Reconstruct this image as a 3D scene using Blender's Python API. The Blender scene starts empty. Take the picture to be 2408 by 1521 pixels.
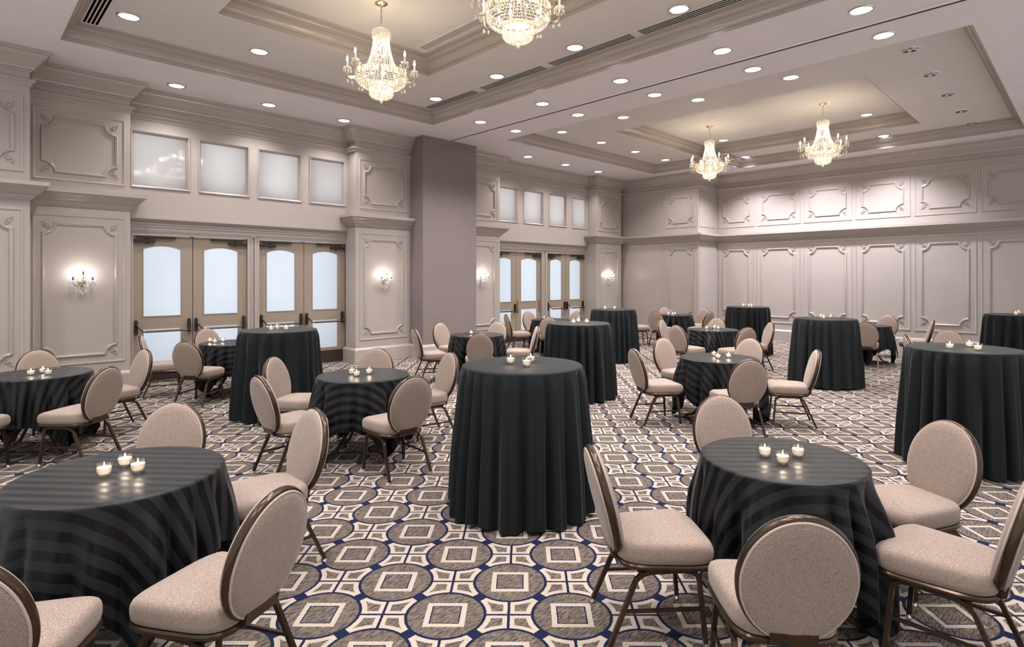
import bpy, bmesh, math, random
from math import sin, cos, pi, radians, sqrt, atan2, hypot
from mathutils import Vector, Matrix

random.seed(7)
scene = bpy.context.scene
col = scene.collection

# ---------------------------------------------------------------- camera
TH = radians(45.21)
FPX, CX, Y0, HC = 1354.0, 1225.0, 653.6, 1.72
cam_d = bpy.data.cameras.new('camera')
cam = bpy.data.objects.new('camera', cam_d)
col.objects.link(cam)
cam.location = (0, 0, HC)
cam.rotation_euler = (pi / 2, 0, TH - pi / 2)
cam_d.sensor_width = 36.0
cam_d.lens = FPX / 2408 * 36
cam_d.shift_x = (1204 - CX) / 2408
cam_d.shift_y = -(760.5 - Y0) / 2408
cam_d.clip_start = 0.05
cam_d.clip_end = 200
scene.camera = cam

# ---------------------------------------------------------------- world, exposure
world = bpy.data.worlds.new('world')
scene.world = world
world.use_nodes = True
bg = world.node_tree.nodes['Background']
bg.inputs['Color'].default_value = (0.97, 0.96, 1.0, 1)
bg.inputs['Strength'].default_value = 0.38
vs = scene.view_settings
vs.view_transform = 'Standard'
vs.look = 'None'
vs.exposure = 1.48
vs.gamma = 1.0
vs.use_curve_mapping = False
cy = scene.cycles
cy.max_bounces = 5
cy.diffuse_bounces = 4
cy.glossy_bounces = 3
cy.transmission_bounces = 4
cy.transparent_max_bounces = 6
cy.sample_clamp_indirect = 6.0
cy.caustics_reflective = False
cy.caustics_refractive = False
cy.use_denoising = True
cy.use_adaptive_sampling = True
cy.adaptive_threshold = 0.06

P_DOWN = 78.0      # watts of one recessed downlight
P_CHAN = 0.9      # each of a chandelier's inner lamps
P_SCON = 0.5       # sconce bulb
P_VOTIVE = 0.17
P_OUT = 41.0       # added area light behind the panes of each bay of doors

# ---------------------------------------------------------------- materials
class NT:
    def __init__(s, name):
        s.m = bpy.data.materials.new(name)
        s.m.use_nodes = True
        s.t = s.m.node_tree
        s.b = s.t.nodes['Principled BSDF']
        s.out = s.t.nodes['Material Output']
    def node(s, typ, **kw):
        n = s.t.nodes.new(typ)
        for k, v in kw.items():
            setattr(n, k, v)
        return n
    def link(s, a, b):
        s.t.links.new(a, b)
    def put(s, inp, v):
        if hasattr(v, 'links') or isinstance(v, bpy.types.NodeSocket):
            s.link(v, inp)
        else:
            inp.default_value = v
    def math(s, op, a, b=None, c=None):
        n = s.node('ShaderNodeMath', operation=op)
        s.put(n.inputs[0], a)
        if b is not None: s.put(n.inputs[1], b)
        if c is not None: s.put(n.inputs[2], c)
        return n.outputs[0]
    def mix(s, f, a, b):
        n = s.node('ShaderNodeMix', data_type='RGBA')
        s.put(n.inputs[0], f)
        s.put(n.inputs[6], a if isinstance(a, bpy.types.NodeSocket) else (*a[:3], 1))
        s.put(n.inputs[7], b if isinstance(b, bpy.types.NodeSocket) else (*b[:3], 1))
        return n.outputs[2]
    def coord(s, which='Object'):
        return s.node('ShaderNodeTexCoord').outputs[which]
    def noise(s, vec, scale, detail=2.0, rough=0.5):
        n = s.node('ShaderNodeTexNoise')
        s.link(vec, n.inputs['Vector'])
        n.inputs['Scale'].default_value = scale
        n.inputs['Detail'].default_value = detail
        n.inputs['Roughness'].default_value = rough
        return n.outputs[0]
    def mapping(s, vec, scale=(1, 1, 1), rot=(0, 0, 0)):
        n = s.node('ShaderNodeMapping')
        s.link(vec, n.inputs[0])
        n.inputs['Scale'].default_value = scale
        n.inputs['Rotation'].default_value = rot
        return n.outputs[0]
    def ramp(s, f, lo, hi):
        n = s.node('ShaderNodeMapRange')
        s.put(n.inputs[0], f)
        n.inputs[1].default_value = lo
        n.inputs[2].default_value = hi
        return n.outputs[0]
    def bump(s, h, strength, dist=0.01):
        n = s.node('ShaderNodeBump')
        n.inputs['Strength'].default_value = strength
        n.inputs['Distance'].default_value = dist
        s.link(h, n.inputs['Height'])
        s.link(n.outputs[0], s.b.inputs['Normal'])
    def base(s, c=None, rough=None, metal=None, spec=None):
        if c is not None: s.put(s.b.inputs['Base Color'], c if isinstance(c, bpy.types.NodeSocket) else (*c[:3], 1))
        if rough is not None: s.put(s.b.inputs['Roughness'], rough)
        if metal is not None: s.put(s.b.inputs['Metallic'], metal)
        if spec is not None: s.b.inputs['Specular IOR Level'].default_value = spec
        return s

def paint(name, c, rough=0.45, var=0.05, spec=0.35):
    n = NT(name)
    t = n.noise(n.coord('Object'), 1.3, 3)
    n.base(n.mix(n.ramp(t, 0.3, 0.7), tuple(x * (1 - var) for x in c), tuple(x * (1 + var) for x in c)), rough, spec=spec)
    return n.m

M = {}
M['wall'] = paint('taupe_satin_paint', (0.40, 0.355, 0.318), 0.34, 0.03)
M['trim'] = paint('taupe_trim_paint', (0.40, 0.353, 0.314), 0.22, 0.02, 0.5)
M['ceil'] = paint('pale_ceiling_paint', (0.78, 0.735, 0.745), 0.7, 0.02, 0.2)
M['tray'] = paint('warm_tray_paint', (0.68, 0.645, 0.61), 0.7, 0.02, 0.2)
M['door'] = paint('tan_door_paint', (0.305, 0.250, 0.192), 0.36, 0.02)

def metal(name, c, rough, m=1.0):
    n = NT(name)
    t = n.noise(n.coord('Object'), 40, 2)
    n.base(n.mix(t, tuple(x * .85 for x in c), tuple(x * 1.15 for x in c)), rough, m)
    return n.m
M['bronze'] = metal('bronze_chair_metal', (0.066, 0.043, 0.028), 0.25, 0.7)
M['dark_bronze'] = metal('dark_bronze_hardware', (0.045, 0.03, 0.022), 0.35, 0.6)
M['brass'] = metal('polished_brass', (0.62, 0.42, 0.15), 0.22)
M['gold'] = metal('antique_gold', (0.58, 0.47, 0.30), 0.28)
M['chrome'] = metal('chrome', (0.75, 0.73, 0.72), 0.12)
M['nickel'] = metal('brushed_nickel', (0.55, 0.52, 0.47), 0.3)
def reflector():
    n = NT('painted_glint_reflector')
    sep = n.node('ShaderNodeSeparateXYZ'); n.link(n.coord('Object'), sep.inputs[0])
    ang = n.math('ARCTAN2', sep.outputs[1], sep.outputs[0])
    f = n.ramp(n.math('SINE', n.math('MULTIPLY', ang, 5.0)), -.5, .8)  # dark and bright chrome reflections painted as angular sectors
    n.base(n.mix(f, (0.05, 0.045, 0.04), (0.75, 0.70, 0.66)), 0.25, 0.85)
    return n.m
M['reflector'] = reflector()
M['white_ring'] = NT('white_ring').base((0.8, 0.78, 0.78), 0.4).m
M['steel_strip'] = metal('push_bar_metal', (0.42, 0.36, 0.29), 0.3, 0.9)
M['black'] = NT('slot_black').base((0.004, 0.004, 0.004), 0.9, spec=0.0).m
M['wood'] = paint('brown_wood', (0.075, 0.035, 0.018), 0.3, 0.25, 0.5)
M['sleeve'] = NT('candle_sleeve_dark').base((0.10, 0.085, 0.09), 0.5).m
M['ivory'] = NT('ivory_sleeve').base((0.8, 0.74, 0.62), 0.4).m
M['plate'] = paint('kick_plate_brown', (0.035, 0.025, 0.02), 0.45, 0.1)

def weave(name, c1, c2, sc):
    n = NT(name)
    co = n.coord('Object')
    a = n.noise(n.mapping(co, (1, 1, 0.06)), sc, 2)
    b = n.noise(n.mapping(co, (0.06, 0.06, 1)), sc, 2)
    f = n.ramp(n.math('ADD', a, b), 0.7, 1.3)
    big = n.noise(co, 1.2, 2)
    f2 = n.math('ADD', n.math('MULTIPLY', f, 0.7), n.math('MULTIPLY', big, 0.3))
    n.base(n.mix(f2, c1, c2), 0.75, spec=0.25)
    n.bump(f, 0.25, 0.002)
    return n.m
M['wallpaper'] = weave('mauve_grey_woven_wallcovering', (0.165, 0.137, 0.130), (0.245, 0.207, 0.20), 160)

def fabric():
    n = NT('taupe_tweed_upholstery')
    co = n.coord('Object')
    f = n.noise(n.mapping(co, (.7, .7, 1.6)), 430, 2, 0.7)
    g = n.noise(co, 900, 1)
    t = n.ramp(n.math('ADD', n.math('MULTIPLY', f, 0.75), n.math('MULTIPLY', g, 0.25)), 0.38, 0.62)
    n.base(n.mix(t, (0.13, 0.088, 0.066), (0.45, 0.36, 0.292)), 0.85, spec=0.2)
    n.b.inputs['Sheen Weight'].default_value = 0.25
    n.b.inputs['Sheen Roughness'].default_value = 0.4
    n.bump(f, 0.5, 0.003)
    return n.m
M['fabric'] = fabric()
M['piping'] = NT('taupe_piping').base((0.42, 0.33, 0.28), 0.8).m

def satin(name, stripes):
    n = NT(name)
    uv = n.node('ShaderNodeUVMap'); uv.uv_map = 'cloth'
    weave_f = n.noise(n.coord('Object'), 500, 1)
    if stripes:
        sep = n.node('ShaderNodeSeparateXYZ'); n.link(uv.outputs[0], sep.inputs[0])
        s = n.math('PINGPONG', sep.outputs[1], 0.039)
        f = n.ramp(s, 0.0185, 0.0205)
        n.base(n.mix(f, (0.0018, 0.0021, 0.0022), (0.0125, 0.0142, 0.0145)), n.ramp(n.math('MULTIPLY_ADD', f, 0.15, 0.36), 0, 1), spec=0.22)
        n.b.inputs['Sheen Weight'].default_value = 0.07
    else:
        n.base(n.mix(weave_f, (0.0050, 0.0066, 0.0069), (0.0098, 0.0125, 0.0130)), 0.65, spec=0.2)
        n.b.inputs['Sheen Weight'].default_value = 0.08
    n.b.inputs['Sheen Roughness'].default_value = 0.35
    return n.m
M['stripe_cloth'] = satin('black_satin_stripe_cloth', True)
M['plain_cloth'] = satin('black_plain_cloth', False)

def carpet():
    n = NT('patterned_carpet')
    S = 0.45534
    pos = n.node('ShaderNodeNewGeometry').outputs['Position']
    # slightly ragged pile edge
    wob = n.node('ShaderNodeTexNoise'); n.link(pos, wob.inputs['Vector'])
    wob.inputs['Scale'].default_value = 170; wob.inputs['Detail'].default_value = 1
    vm = n.node('ShaderNodeVectorMath', operation='MULTIPLY_ADD')
    n.link(wob.outputs['Color'], vm.inputs[0]); vm.inputs[1].default_value = (0.007,) * 3
    n.link(pos, vm.inputs[2])
    sep = n.node('ShaderNodeSeparateXYZ'); n.link(vm.outputs[0], sep.inputs[0])
    def cell(o, off):
        return n.math('SUBTRACT', n.math('FRACT', n.math('DIVIDE', n.math('SUBTRACT', o, off + 0.0035), S)), 0.5)
    a = cell(sep.outputs[0], 0.20695 - 20 * S)
    b = cell(sep.outputs[1], 0.31095 - 20 * S)
    A = n.math('ABSOLUTE', a); B = n.math('ABSOLUTE', b)
    r = n.math('SQRT', n.math('ADD', n.math('MULTIPLY', a, a), n.math('MULTIPLY', b, b)))
    k = 1 / sqrt(2)
    u = n.math('MULTIPLY', n.math('ADD', A, B), k)        # max(|u|,|v|) of the turned square
    q = u
    vsr = n.math('MULTIPLY', n.math('ABSOLUTE', n.math('SUBTRACT', A, B)), k)
    mn = n.math('MINIMUM', A, B)
    def lt(x, y): return n.math('LESS_THAN', x, y)
    def gt(x, y): return n.math('GREATER_THAN', x, y)
    def both(x, y): return n.math('MULTIPLY', x, y)
    def either(x, y): return n.math('MAXIMUM', x, y)
    inside = lt(r, 0.424)
    sq_cream = both(lt(q, 0.228), gt(q, 0.168))
    sq_navy = both(lt(q, 0.168), gt(q, 0.153))
    star = gt(r, 0.458)
    star_taupe = both(both(gt(r, 0.516), gt(vsr, 0.066)), gt(mn, 0.0))
    arm = both(star, lt(vsr, 0.0155))
    knot = both(gt(r, 0.43), lt(mn, 0.068))
    ring = both(gt(r, 0.424), lt(r, 0.458))
    navy = either(either(either(sq_navy, arm), knot), ring)
    cream = either(both(inside, sq_cream), both(star, n.math('SUBTRACT', 1.0, star_taupe)))
    st = n.noise(n.mapping(pos, (20, 130, 1), (0, 0, radians(20))), 1.0, 3, 0.65)
    sp = n.noise(pos, 260, 1)
    tf = n.ramp(n.math('ADD', n.math('MULTIPLY', st, 0.7), n.math('MULTIPLY', sp, 0.3)), 0.44, 0.57)
    taupe = n.mix(tf, (0.038, 0.039, 0.052), (0.20, 0.152, 0.100))
    sh = n.noise(pos, 300, 2)
    creamc = n.mix(n.ramp(sh, 0.3, 0.7), (0.34, 0.285, 0.228), (0.46, 0.396, 0.325))
    navyc = n.mix(n.ramp(sh, 0.3, 0.7), (0.006, 0.008, 0.023), (0.013, 0.018, 0.052))
    c = n.mix(cream, taupe, creamc)
    c = n.mix(navy, c, navyc)
    n.base(c, 0.95, spec=0.1)
    return n.m
M['carpet'] = carpet()

def pane(name, c, cloud):
    n = NT(name)
    co = n.coord('Object')
    f = n.noise(n.mapping(co, (1, 1, 0.6)), 2.2, 3)
    cc = n.mix(n.math('MULTIPLY', n.ramp(f, 0.3, 0.7), cloud), c, tuple(x * 0.86 for x in c))
    tr = n.node('ShaderNodeBsdfTranslucent'); n.link(cc, tr.inputs[0])
    gl = n.node('ShaderNodeBsdfGlossy'); gl.inputs['Roughness'].default_value = 0.06
    fr = n.node('ShaderNodeFresnel'); fr.inputs[0].default_value = 1.45
    mx = n.node('ShaderNodeMixShader')
    n.link(fr.outputs[0], mx.inputs[0]); n.link(tr.outputs[0], mx.inputs[1]); n.link(gl.outputs[0], mx.inputs[2])
    n.link(mx.outputs[0], n.out.inputs[0])
    return n.m
M['door_glass'] = pane('frosted_door_glass', (0.90, 0.93, 0.96), 0.15)
M['transom_glass'] = pane('clouded_transom_glass', (1.0, 0.965, 0.94), 0.4)

def emis(name, c, s, sampled=False):
    m = bpy.data.materials.new(name); m.use_nodes = True
    t = m.node_tree; t.nodes.clear()
    o = t.nodes.new('ShaderNodeOutputMaterial'); e = t.nodes.new('ShaderNodeEmission')
    e.inputs[0].default_value = (*c, 1); e.inputs[1].default_value = s
    t.links.new(e.outputs[0], o.inputs[0])
    if not sampled: m.cycles.emission_sampling = 'NONE'
    return m
M['lens'] = emis('downlight_lens', (1.0, 0.95, 1.0), 3.0)
M['bulb_warm'] = emis('warm_bulb', (1.0, 0.80, 0.52), 22)
M['bulb_cool'] = emis('sconce_bulb', (1.0, 0.93, 0.88), 22)
M['flame'] = emis('candle_flame', (1.0, 0.72, 0.36), 16)

def crystal(name, c, tr):
    n = NT(name)
    t = n.node('ShaderNodeBsdfTranslucent'); t.inputs[0].default_value = (*c, 1)
    d = n.node('ShaderNodeBsdfDiffuse'); d.inputs[0].default_value = (*c, 1)
    g = n.node('ShaderNodeBsdfGlossy'); g.inputs['Roughness'].default_value = 0.08
    m1 = n.node('ShaderNodeMixShader'); m1.inputs[0].default_value = 0.35
    n.link(t.outputs[0], m1.inputs[1]); n.link(d.outputs[0], m1.inputs[2])
    m2 = n.node('ShaderNodeMixShader'); m2.inputs[0].default_value = 0.3
    n.link(m1.outputs[0], m2.inputs[1]); n.link(g.outputs[0], m2.inputs[2])
    tp = n.node('ShaderNodeBsdfTransparent')
    m3 = n.node('ShaderNodeMixShader'); m3.inputs[0].default_value = tr
    n.link(m2.outputs[0], m3.inputs[1]); n.link(tp.outputs[0], m3.inputs[2])
    n.link(m3.outputs[0], n.out.inputs[0])
    return n.m
M['crystal'] = crystal('lead_crystal', (0.93, 0.90, 0.84), 0.25)
M['crystal_clear'] = crystal('clear_crystal_drop', (0.95, 0.95, 0.95), 0.45)

def cupglass():
    n = NT('votive_glass')
    tp = n.node('ShaderNodeBsdfTransparent'); tp.inputs[0].default_value = (0.97, 0.96, 0.94, 1)
    g = n.node('ShaderNodeBsdfGlossy'); g.inputs['Roughness'].default_value = 0.03
    lw = n.node('ShaderNodeLayerWeight'); lw.inputs[0].default_value = 0.35
    m = n.node('ShaderNodeMixShader')
    n.link(n.math('MULTIPLY', lw.outputs['Facing'], 0.75), m.inputs[0]); n.link(tp.outputs[0], m.inputs[1]); n.link(g.outputs[0], m.inputs[2])
    n.link(m.outputs[0], n.out.inputs[0])
    return n.m
M['cup'] = cupglass()
def waxm():
    n = NT('candle_wax')
    d = n.node('ShaderNodeBsdfDiffuse'); d.inputs[0].default_value = (.95, .90, .84, 1)
    t = n.node('ShaderNodeBsdfTranslucent'); t.inputs[0].default_value = (1.0, .93, .86, 1)
    m = n.node('ShaderNodeMixShader'); m.inputs[0].default_value = .6
    n.link(d.outputs[0], m.inputs[1]); n.link(t.outputs[0], m.inputs[2]); n.link(m.outputs[0], n.out.inputs[0])
    return n.m
M['wax'] = waxm()

# ---------------------------------------------------------------- mesh builder
class MB:
    def __init__(s):
        s.v = []; s.f = []; s.uv = None
    def quad(s, *idx): s.f.append(idx)
    def add(s, verts, faces, mat=None):
        o = len(s.v)
        for p in verts:
            p = Vector(p)
            s.v.append(tuple(mat @ p) if mat else tuple(p))
        s.f += [tuple(i + o for i in f) for f in faces]
        return s
    def box(s, x0, x1, y0, y1, z0, z1, mat=None):
        return s.add([(x0, y0, z0), (x1, y0, z0), (x1, y1, z0), (x0, y1, z0), (x0, y0, z1), (x1, y0, z1), (x1, y1, z1), (x0, y1, z1)],
                     [(0, 3, 2, 1), (4, 5, 6, 7), (0, 1, 5, 4), (1, 2, 6, 5), (2, 3, 7, 6), (3, 0, 4, 7)], mat)
    def lathe(s, prof, n=24, mat=None, cap0=True, cap1=True, sq=1.0):
        vs_ = []; fs = []
        for r, z in prof:
            for i in range(n):
                t = 2 * pi * i / n
                vs_.append((r * cos(t) * sq, r * sin(t), z))
        for j in range(len(prof) - 1):
            for i in range(n):
                k = (i + 1) % n
                fs.append((j * n + i, j * n + k, (j + 1) * n + k, (j + 1) * n + i))
        if cap0: fs.append(tuple(range(n - 1, -1, -1)))
        if cap1: fs.append(tuple((len(prof) - 1) * n + i for i in range(n)))
        return s.add(vs_, fs, mat)
    def tube(s, path, r, n=8, closed=False, mat=None, ry=None, up=(0, 0, 1), caps=True, phase=None):
        """sweep an ellipse (r across, ry along 'up') along a 3D path"""
        path = [Vector(p) for p in path]; N = len(path); ry = ry or r
        ph = pi / n if phase is None else phase
        vs_ = []; fs = []
        for i, p in enumerate(path):
            a = path[(i - 1) % N] if (closed or i > 0) else p
            b = path[(i + 1) % N] if (closed or i < N - 1) else p
            t = (b - a).normalized()
            u = Vector(up)
            if abs(t.dot(u)) > 0.97: u = Vector((0, 1, 0)) if abs(t.y) < 0.9 else Vector((1, 0, 0))
            sx = t.cross(u).normalized(); sy = sx.cross(t).normalized()
            d1 = (p - a).normalized() if (p - a).length > 1e-9 else t
            cth = max(0.5, abs(d1.dot(t)))
            for k in range(n):
                w = 2 * pi * k / n + ph
                vs_.append(p + sx * (cos(w) * r / cth) + sy * (sin(w) * ry))
        for i in range(N if closed else N - 1):
            j = (i + 1) % N
            for k in range(n):
                l = (k + 1) % n
                fs.append((i * n + k, i * n + l, j * n + l, j * n + k))
        if caps and not closed:
            fs.append(tuple(range(n - 1, -1, -1))); fs.append(tuple((N - 1) * n + k for k in range(n)))
        return s.add(vs_, fs, mat)
    def sweep(s, pts, prof, fn, closed=False, sign=1.0, shut=True):
        """profile (offset, height) carried along a 2D polyline with mitres; offset>0 is to the right of travel (times sign)"""
        N = len(pts); vs_ = []; fs = []; m = []
        for i in range(N):
            p = Vector(pts[i])
            def nrm(a, b):
                d = (Vector(b) - Vector(a)).normalized()
                return Vector((d.y, -d.x)) * sign
            ns = []
            if closed or i > 0: ns.append(nrm(pts[(i - 1) % N], pts[i]))
            if closed or i < N - 1: ns.append(nrm(pts[i], pts[(i + 1) % N]))
            if len(ns) == 1: mm = ns[0]
            else: mm = (ns[0] + ns[1]) / max(0.25, 1 + ns[0].dot(ns[1]))
            for o, h in prof:
                q = p + mm * o
                vs_.append(fn(q.x, q.y, h))
        K = len(prof)
        for i in range(N if closed else N - 1):
            j = (i + 1) % N
            for k in range(K - 1):
                fs.append((i * K + k, j * K + k, j * K + k + 1, i * K + k + 1))
            if shut: fs.append((i * K + K - 1, j * K + K - 1, j * K, i * K))
        if not closed and shut:
            fs.append(tuple(range(K))); fs.append(tuple((N - 1) * K + k for k in range(K - 1, -1, -1)))
        return s.add(vs_, fs)
    def prism(s, poly, h0, h1, fn):
        N = len(poly)
        vs_ = [fn(x, y, h0) for x, y in poly] + [fn(x, y, h1) for x, y in poly]
        fs = [tuple(range(N)), tuple(range(2 * N - 1, N - 1, -1))] + [(i, (i + 1) % N, N + (i + 1) % N, N + i) for i in range(N)]
        return s.add(vs_, fs)
    def ball(s, c, rx, ry=None, rz=None, n=8, m=5, mat=None):
        ry = ry or rx; rz = rz or rx
        vs_ = [(c[0], c[1], c[2] - rz)]; fs = []
        for j in range(1, m):
            a = -pi / 2 + pi * j / m
            for i in range(n):
                t = 2 * pi * i / n
                vs_.append((c[0] + rx * cos(a) * cos(t), c[1] + ry * cos(a) * sin(t), c[2] + rz * sin(a)))
        vs_.append((c[0], c[1], c[2] + rz)); L = len(vs_) - 1
        for i in range(n):
            k = (i + 1) % n
            fs.append((0, 1 + k, 1 + i)); fs.append((L, 1 + (m - 2) * n + i, 1 + (m - 2) * n + k))
            for j in range(m - 2):
                fs.append((1 + j * n + i, 1 + j * n + k, 1 + (j + 1) * n + k, 1 + (j + 1) * n + i))
        return s.add(vs_, fs, mat)
    def mesh(s, name, mat, smooth=35):
        me = bpy.data.meshes.new(name)
        me.from_pydata(s.v, [], s.f)
        if s.uv is not None:
            l = me.uv_layers.new(name='cloth')
            for i, lp in enumerate(me.loops): l.data[i].uv = s.uv[lp.vertex_index]
        bm = bmesh.new(); bm.from_mesh(me)
        bmesh.ops.recalc_face_normals(bm, faces=bm.faces)
        bm.to_mesh(me); bm.free()
        me.materials.append(mat)
        if smooth:
            for p in me.polygons: p.use_smooth = True
            if smooth < 170: me.set_sharp_from_angle(angle=radians(smooth))
        return me
    def obj(s, name, mat, parent=None, smooth=35):
        return mkobj(name, s.mesh(name, mat, smooth), parent)

def mkobj(name, me, parent=None, loc=None, rot=None):
    o = bpy.data.objects.new(name, me); col.objects.link(o)
    if parent: o.parent = parent
    if loc: o.location = loc
    if rot: o.rotation_euler = rot
    return o
def tag(o, label, cat, group=None, kind=None):
    o['label'] = label; o['category'] = cat
    if group: o['group'] = group
    if kind: o['kind'] = kind
    return o
def struct(o): o['kind'] = 'structure'; return o
def thing(name, label, cat, loc, rz=0.0, group=None):
    o = bpy.data.objects.new(name, None); col.objects.link(o)
    o.location = loc; o.rotation_euler = (0, 0, rz); o.empty_display_size = 0.1
    return tag(o, label, cat, group)
def copy_tree(o, parent=None):
    c = o.copy(); col.objects.link(c); c.parent = parent
    for ch in list(o.children): copy_tree(ch, c)
    return c
def lamp(name, typ, energy, colr, parent, loc, radius=0.05, **kw):
    d = bpy.data.lights.new(name, typ); d.energy = energy; d.color = colr; d.shadow_soft_size = radius
    for k, v in kw.items(): setattr(d, k, v)
    o = bpy.data.objects.new(name, d); col.objects.link(o); o.parent = parent; o.location = loc
    return o

# ================================================================ THE SETTING
Z0, Z1, Z2 = 4.75, 4.985, 5.24
XR, XB = 16.3, 15.15            # panelled right wall, projecting corner block
YP, YB, YD = 10.6, 10.92, 11.07  # pilaster faces, bay wall, door plane
XN = -2.6; YN = -2.6            # the hall runs on behind the camera

fl = MB(); fl.box(XN, 16.7, YN, 11.5, -0.12, 0.0)
struct(fl.obj('floor', M['carpet'], smooth=0))

# ceiling with two stepped trays
T1 = [(1.0, 1.08), (6.80, 1.08), (6.80, 9.33), (1.0, 9.33)]
T2 = [(8.68, 1.08), (15.50, 1.08), (15.50, 7.05), (14.57, 7.05), (14.57, 9.2), (8.68, 9.2)]
I1 = [(2.35, 2.69), (5.50, 2.69), (5.50, 7.68), (2.35, 7.68)]
I2 = [(10.54, 2.69), (14.53, 2.69), (14.53, 7.62), (10.54, 7.62)]
cl = MB()
def slab(x0, x1, y0, y1, z): cl.box(x0, x1, y0, y1, z, z + 0.04)
slab(XN, 1.0, YN, 11.5, Z0); slab(1.0, 6.8, YN, 1.08, Z0); slab(1.0, 6.8, 9.33, 11.5, Z0)
slab(6.8, 8.68, YN, 11.5, Z0); slab(8.68, 15.5, YN, 1.08, Z0); slab(8.68, 16.7, 9.2, 11.5, Z0)
slab(15.5, 16.7, YN, 9.2, Z0); slab(14.57, 15.5, 7.05, 9.2, Z0)
struct(cl.obj('ceiling', M['ceil'], smooth=0))
def ring_ceiling(name, T, I, z, zt):
    m = MB()
    x0 = min(p[0] for p in T) - .02; x1 = max(p[0] for p in T) + .02; y0 = min(p[1] for p in T) - .02; y1 = max(p[1] for p in T) + .02
    a0, b0 = I[0]; a1, b1 = I[2]
    for q in ((x0, a0, y0, y1), (a1, x1, y0, y1), (a0, a1, y0, b0), (a0, a1, b1, y1)):
        m.box(*q, z, z + 0.04)
    m.box(a0 - .02, a1 + .02, b0 - .02, b1 + .02, zt, zt + 0.04)
    return m.obj(name, M['tray'], smooth=0)
struct(ring_ceiling('ceiling', T1, I1, Z1, Z2)); struct(ring_ceiling('ceiling', T2, I2, Z1, Z2))
PLAN = lambda x, y, h: (x, y, h)
def tray_trim(n, T, z, zt, w):
    d = zt - z
    k = d / .235; q = w / .17
    prof = [(-.012, z + .003), (.002, z + .0015)] + [(o * q, z + h * k) for o, h in ((.002, .05), (.020, .05), (.020, .064), (.024, .085), (.034, .108), (.052, .128), (.078, .142), (.082, .142), (.100, .142), (.100, .156), (.112, .160), (.126, .172), (.134, .190), (.150, .190), (.150, .206), (.170, .206))] + [(w, zt - .002), (-.012, zt - .002)]
    m = MB(); m.sweep(T, prof, PLAN, closed=True, sign=-1)
    return struct(m.obj('trim_%d' % n, M['trim'], smooth=25))
tray_trim(1, T1, Z0, Z1, 0.17); tray_trim(2, T2, Z0, Z1, 0.17)
tray_trim(3, I1, Z1, Z2, 0.20); tray_trim(4, I2, Z1, Z2, 0.20)

# ---- wall crown, astragal, mid cornice, baseboard
CROWN = [(-.02, 4.47), (.02, 4.47), (.02, 4.495), (.045, 4.50), (.05, 4.53), (.08, 4.555), (.12, 4.62), (.165, 4.66), (.17, 4.69), (.20, 4.70), (.20, Z0 + .01), (-.02, Z0 + .01)]
ASTR = [(-.02, 4.28), (.012, 4.28), (.012, 4.30), (.03, 4.325), (.055, 4.34), (.055, 4.365), (.02, 4.38), (-.02, 4.38)]
CORN = [(-.02, 2.765), (.025, 2.765), (.025, 2.79), (.045, 2.79), (.05, 2.82), (.08, 2.835), (.115, 2.87), (.15, 2.915), (.165, 2.925), (.165, 2.94), (.19, 2.945), (.19, 3.0), (-.02, 3.0)]
BASE = [(-.02, 0.0), (.035, 0.0), (.035, .255), (.028, .27), (.015, .285), (.008, .30), (-.02, .30)]
LEFT_A = [(XN, 10.1), (0.765, 10.1), (0.765, YP), (1.99, YP), (1.99, YB), (5.79, YB), (5.79, YP), (7.12, YP)]
LEFT_B = [(8.6, YP), (9.78, YP), (9.78, YB), (13.69, YB), (13.69, YP), (14.95, YP), (14.95, 11.0)]
RIGHT = [(XB, 11.05), (XB, 8.09), (XR, 8.09), (XR, YN)]
PIL_A = [(XN, 10.1), (0.765, 10.1), (0.765, YP), (1.99, YP), (1.99, YD)]
PIL_B = [(5.82, YD), (5.82, YP), (7.12, YP)]
PIL_C = [(8.6, YP), (9.78, YP), (9.78, YD)]
PIL_D = [(13.69, YD), (13.69, YP), (14.95, YP), (14.95, 11.0)]
COLP = [(7.12, YP), (7.12, 10.12), (8.6, 10.12), (8.6, YP)]
tn = [5]
def run(prof, path, name=None, mat='trim'):
    m = MB(); m.sweep(path, prof, PLAN)
    o = m.obj(name or 'trim_%d' % tn[0], M[mat], smooth=25)
    if not name: tn[0] += 1
    return struct(o)
for p in (LEFT_A, LEFT_B, RIGHT): run(CROWN, p); run(ASTR, p)
for p in (PIL_A, PIL_B, PIL_C, PIL_D, RIGHT): run(CORN, p)
for p in (PIL_A, PIL_B, PIL_C, PIL_D): run(BASE, p, 'baseboard_left')
run(BASE, COLP, 'baseboard_column'); run(BASE, RIGHT, 'baseboard_right')

# ---- left wall body: pilasters, bays with door and transom openings
WL = MB()
WL.box(XN, 0.765, 10.1, 11.4, 0, Z0); WL.box(0.765, 1.99, YP, 11.4, 0, Z0)
WL.box(5.82, 7.13, YP, 11.4, 0, Z0); WL.box(8.55, 9.78, YP, 11.4, 0, Z0); WL.box(13.69, 14.95, YP, 11.4, 0, Z0)
WL.box(14.95, 15.3, 11.0, 11.4, 0, Z0)
BAYS = [dict(x0=1.99, x1=5.82, leaf=[(2.108, 2.985), (2.99, 3.88), (4.09, 4.955), (4.96, 5.82)], win=[(2.07, 2.89), (3.06, 3.86), (4.04, 4.83), (5.02, 5.75)]),
        dict(x0=9.78, x1=13.69, leaf=[(9.95, 10.805), (10.81, 11.76), (12.0, 12.825), (12.83, 13.66)], win=[(9.92, 10.71), (10.95, 11.71), (11.95, 12.70), (12.97, 13.64)])]
ZT0, ZT1 = 3.20, 4.09
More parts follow.
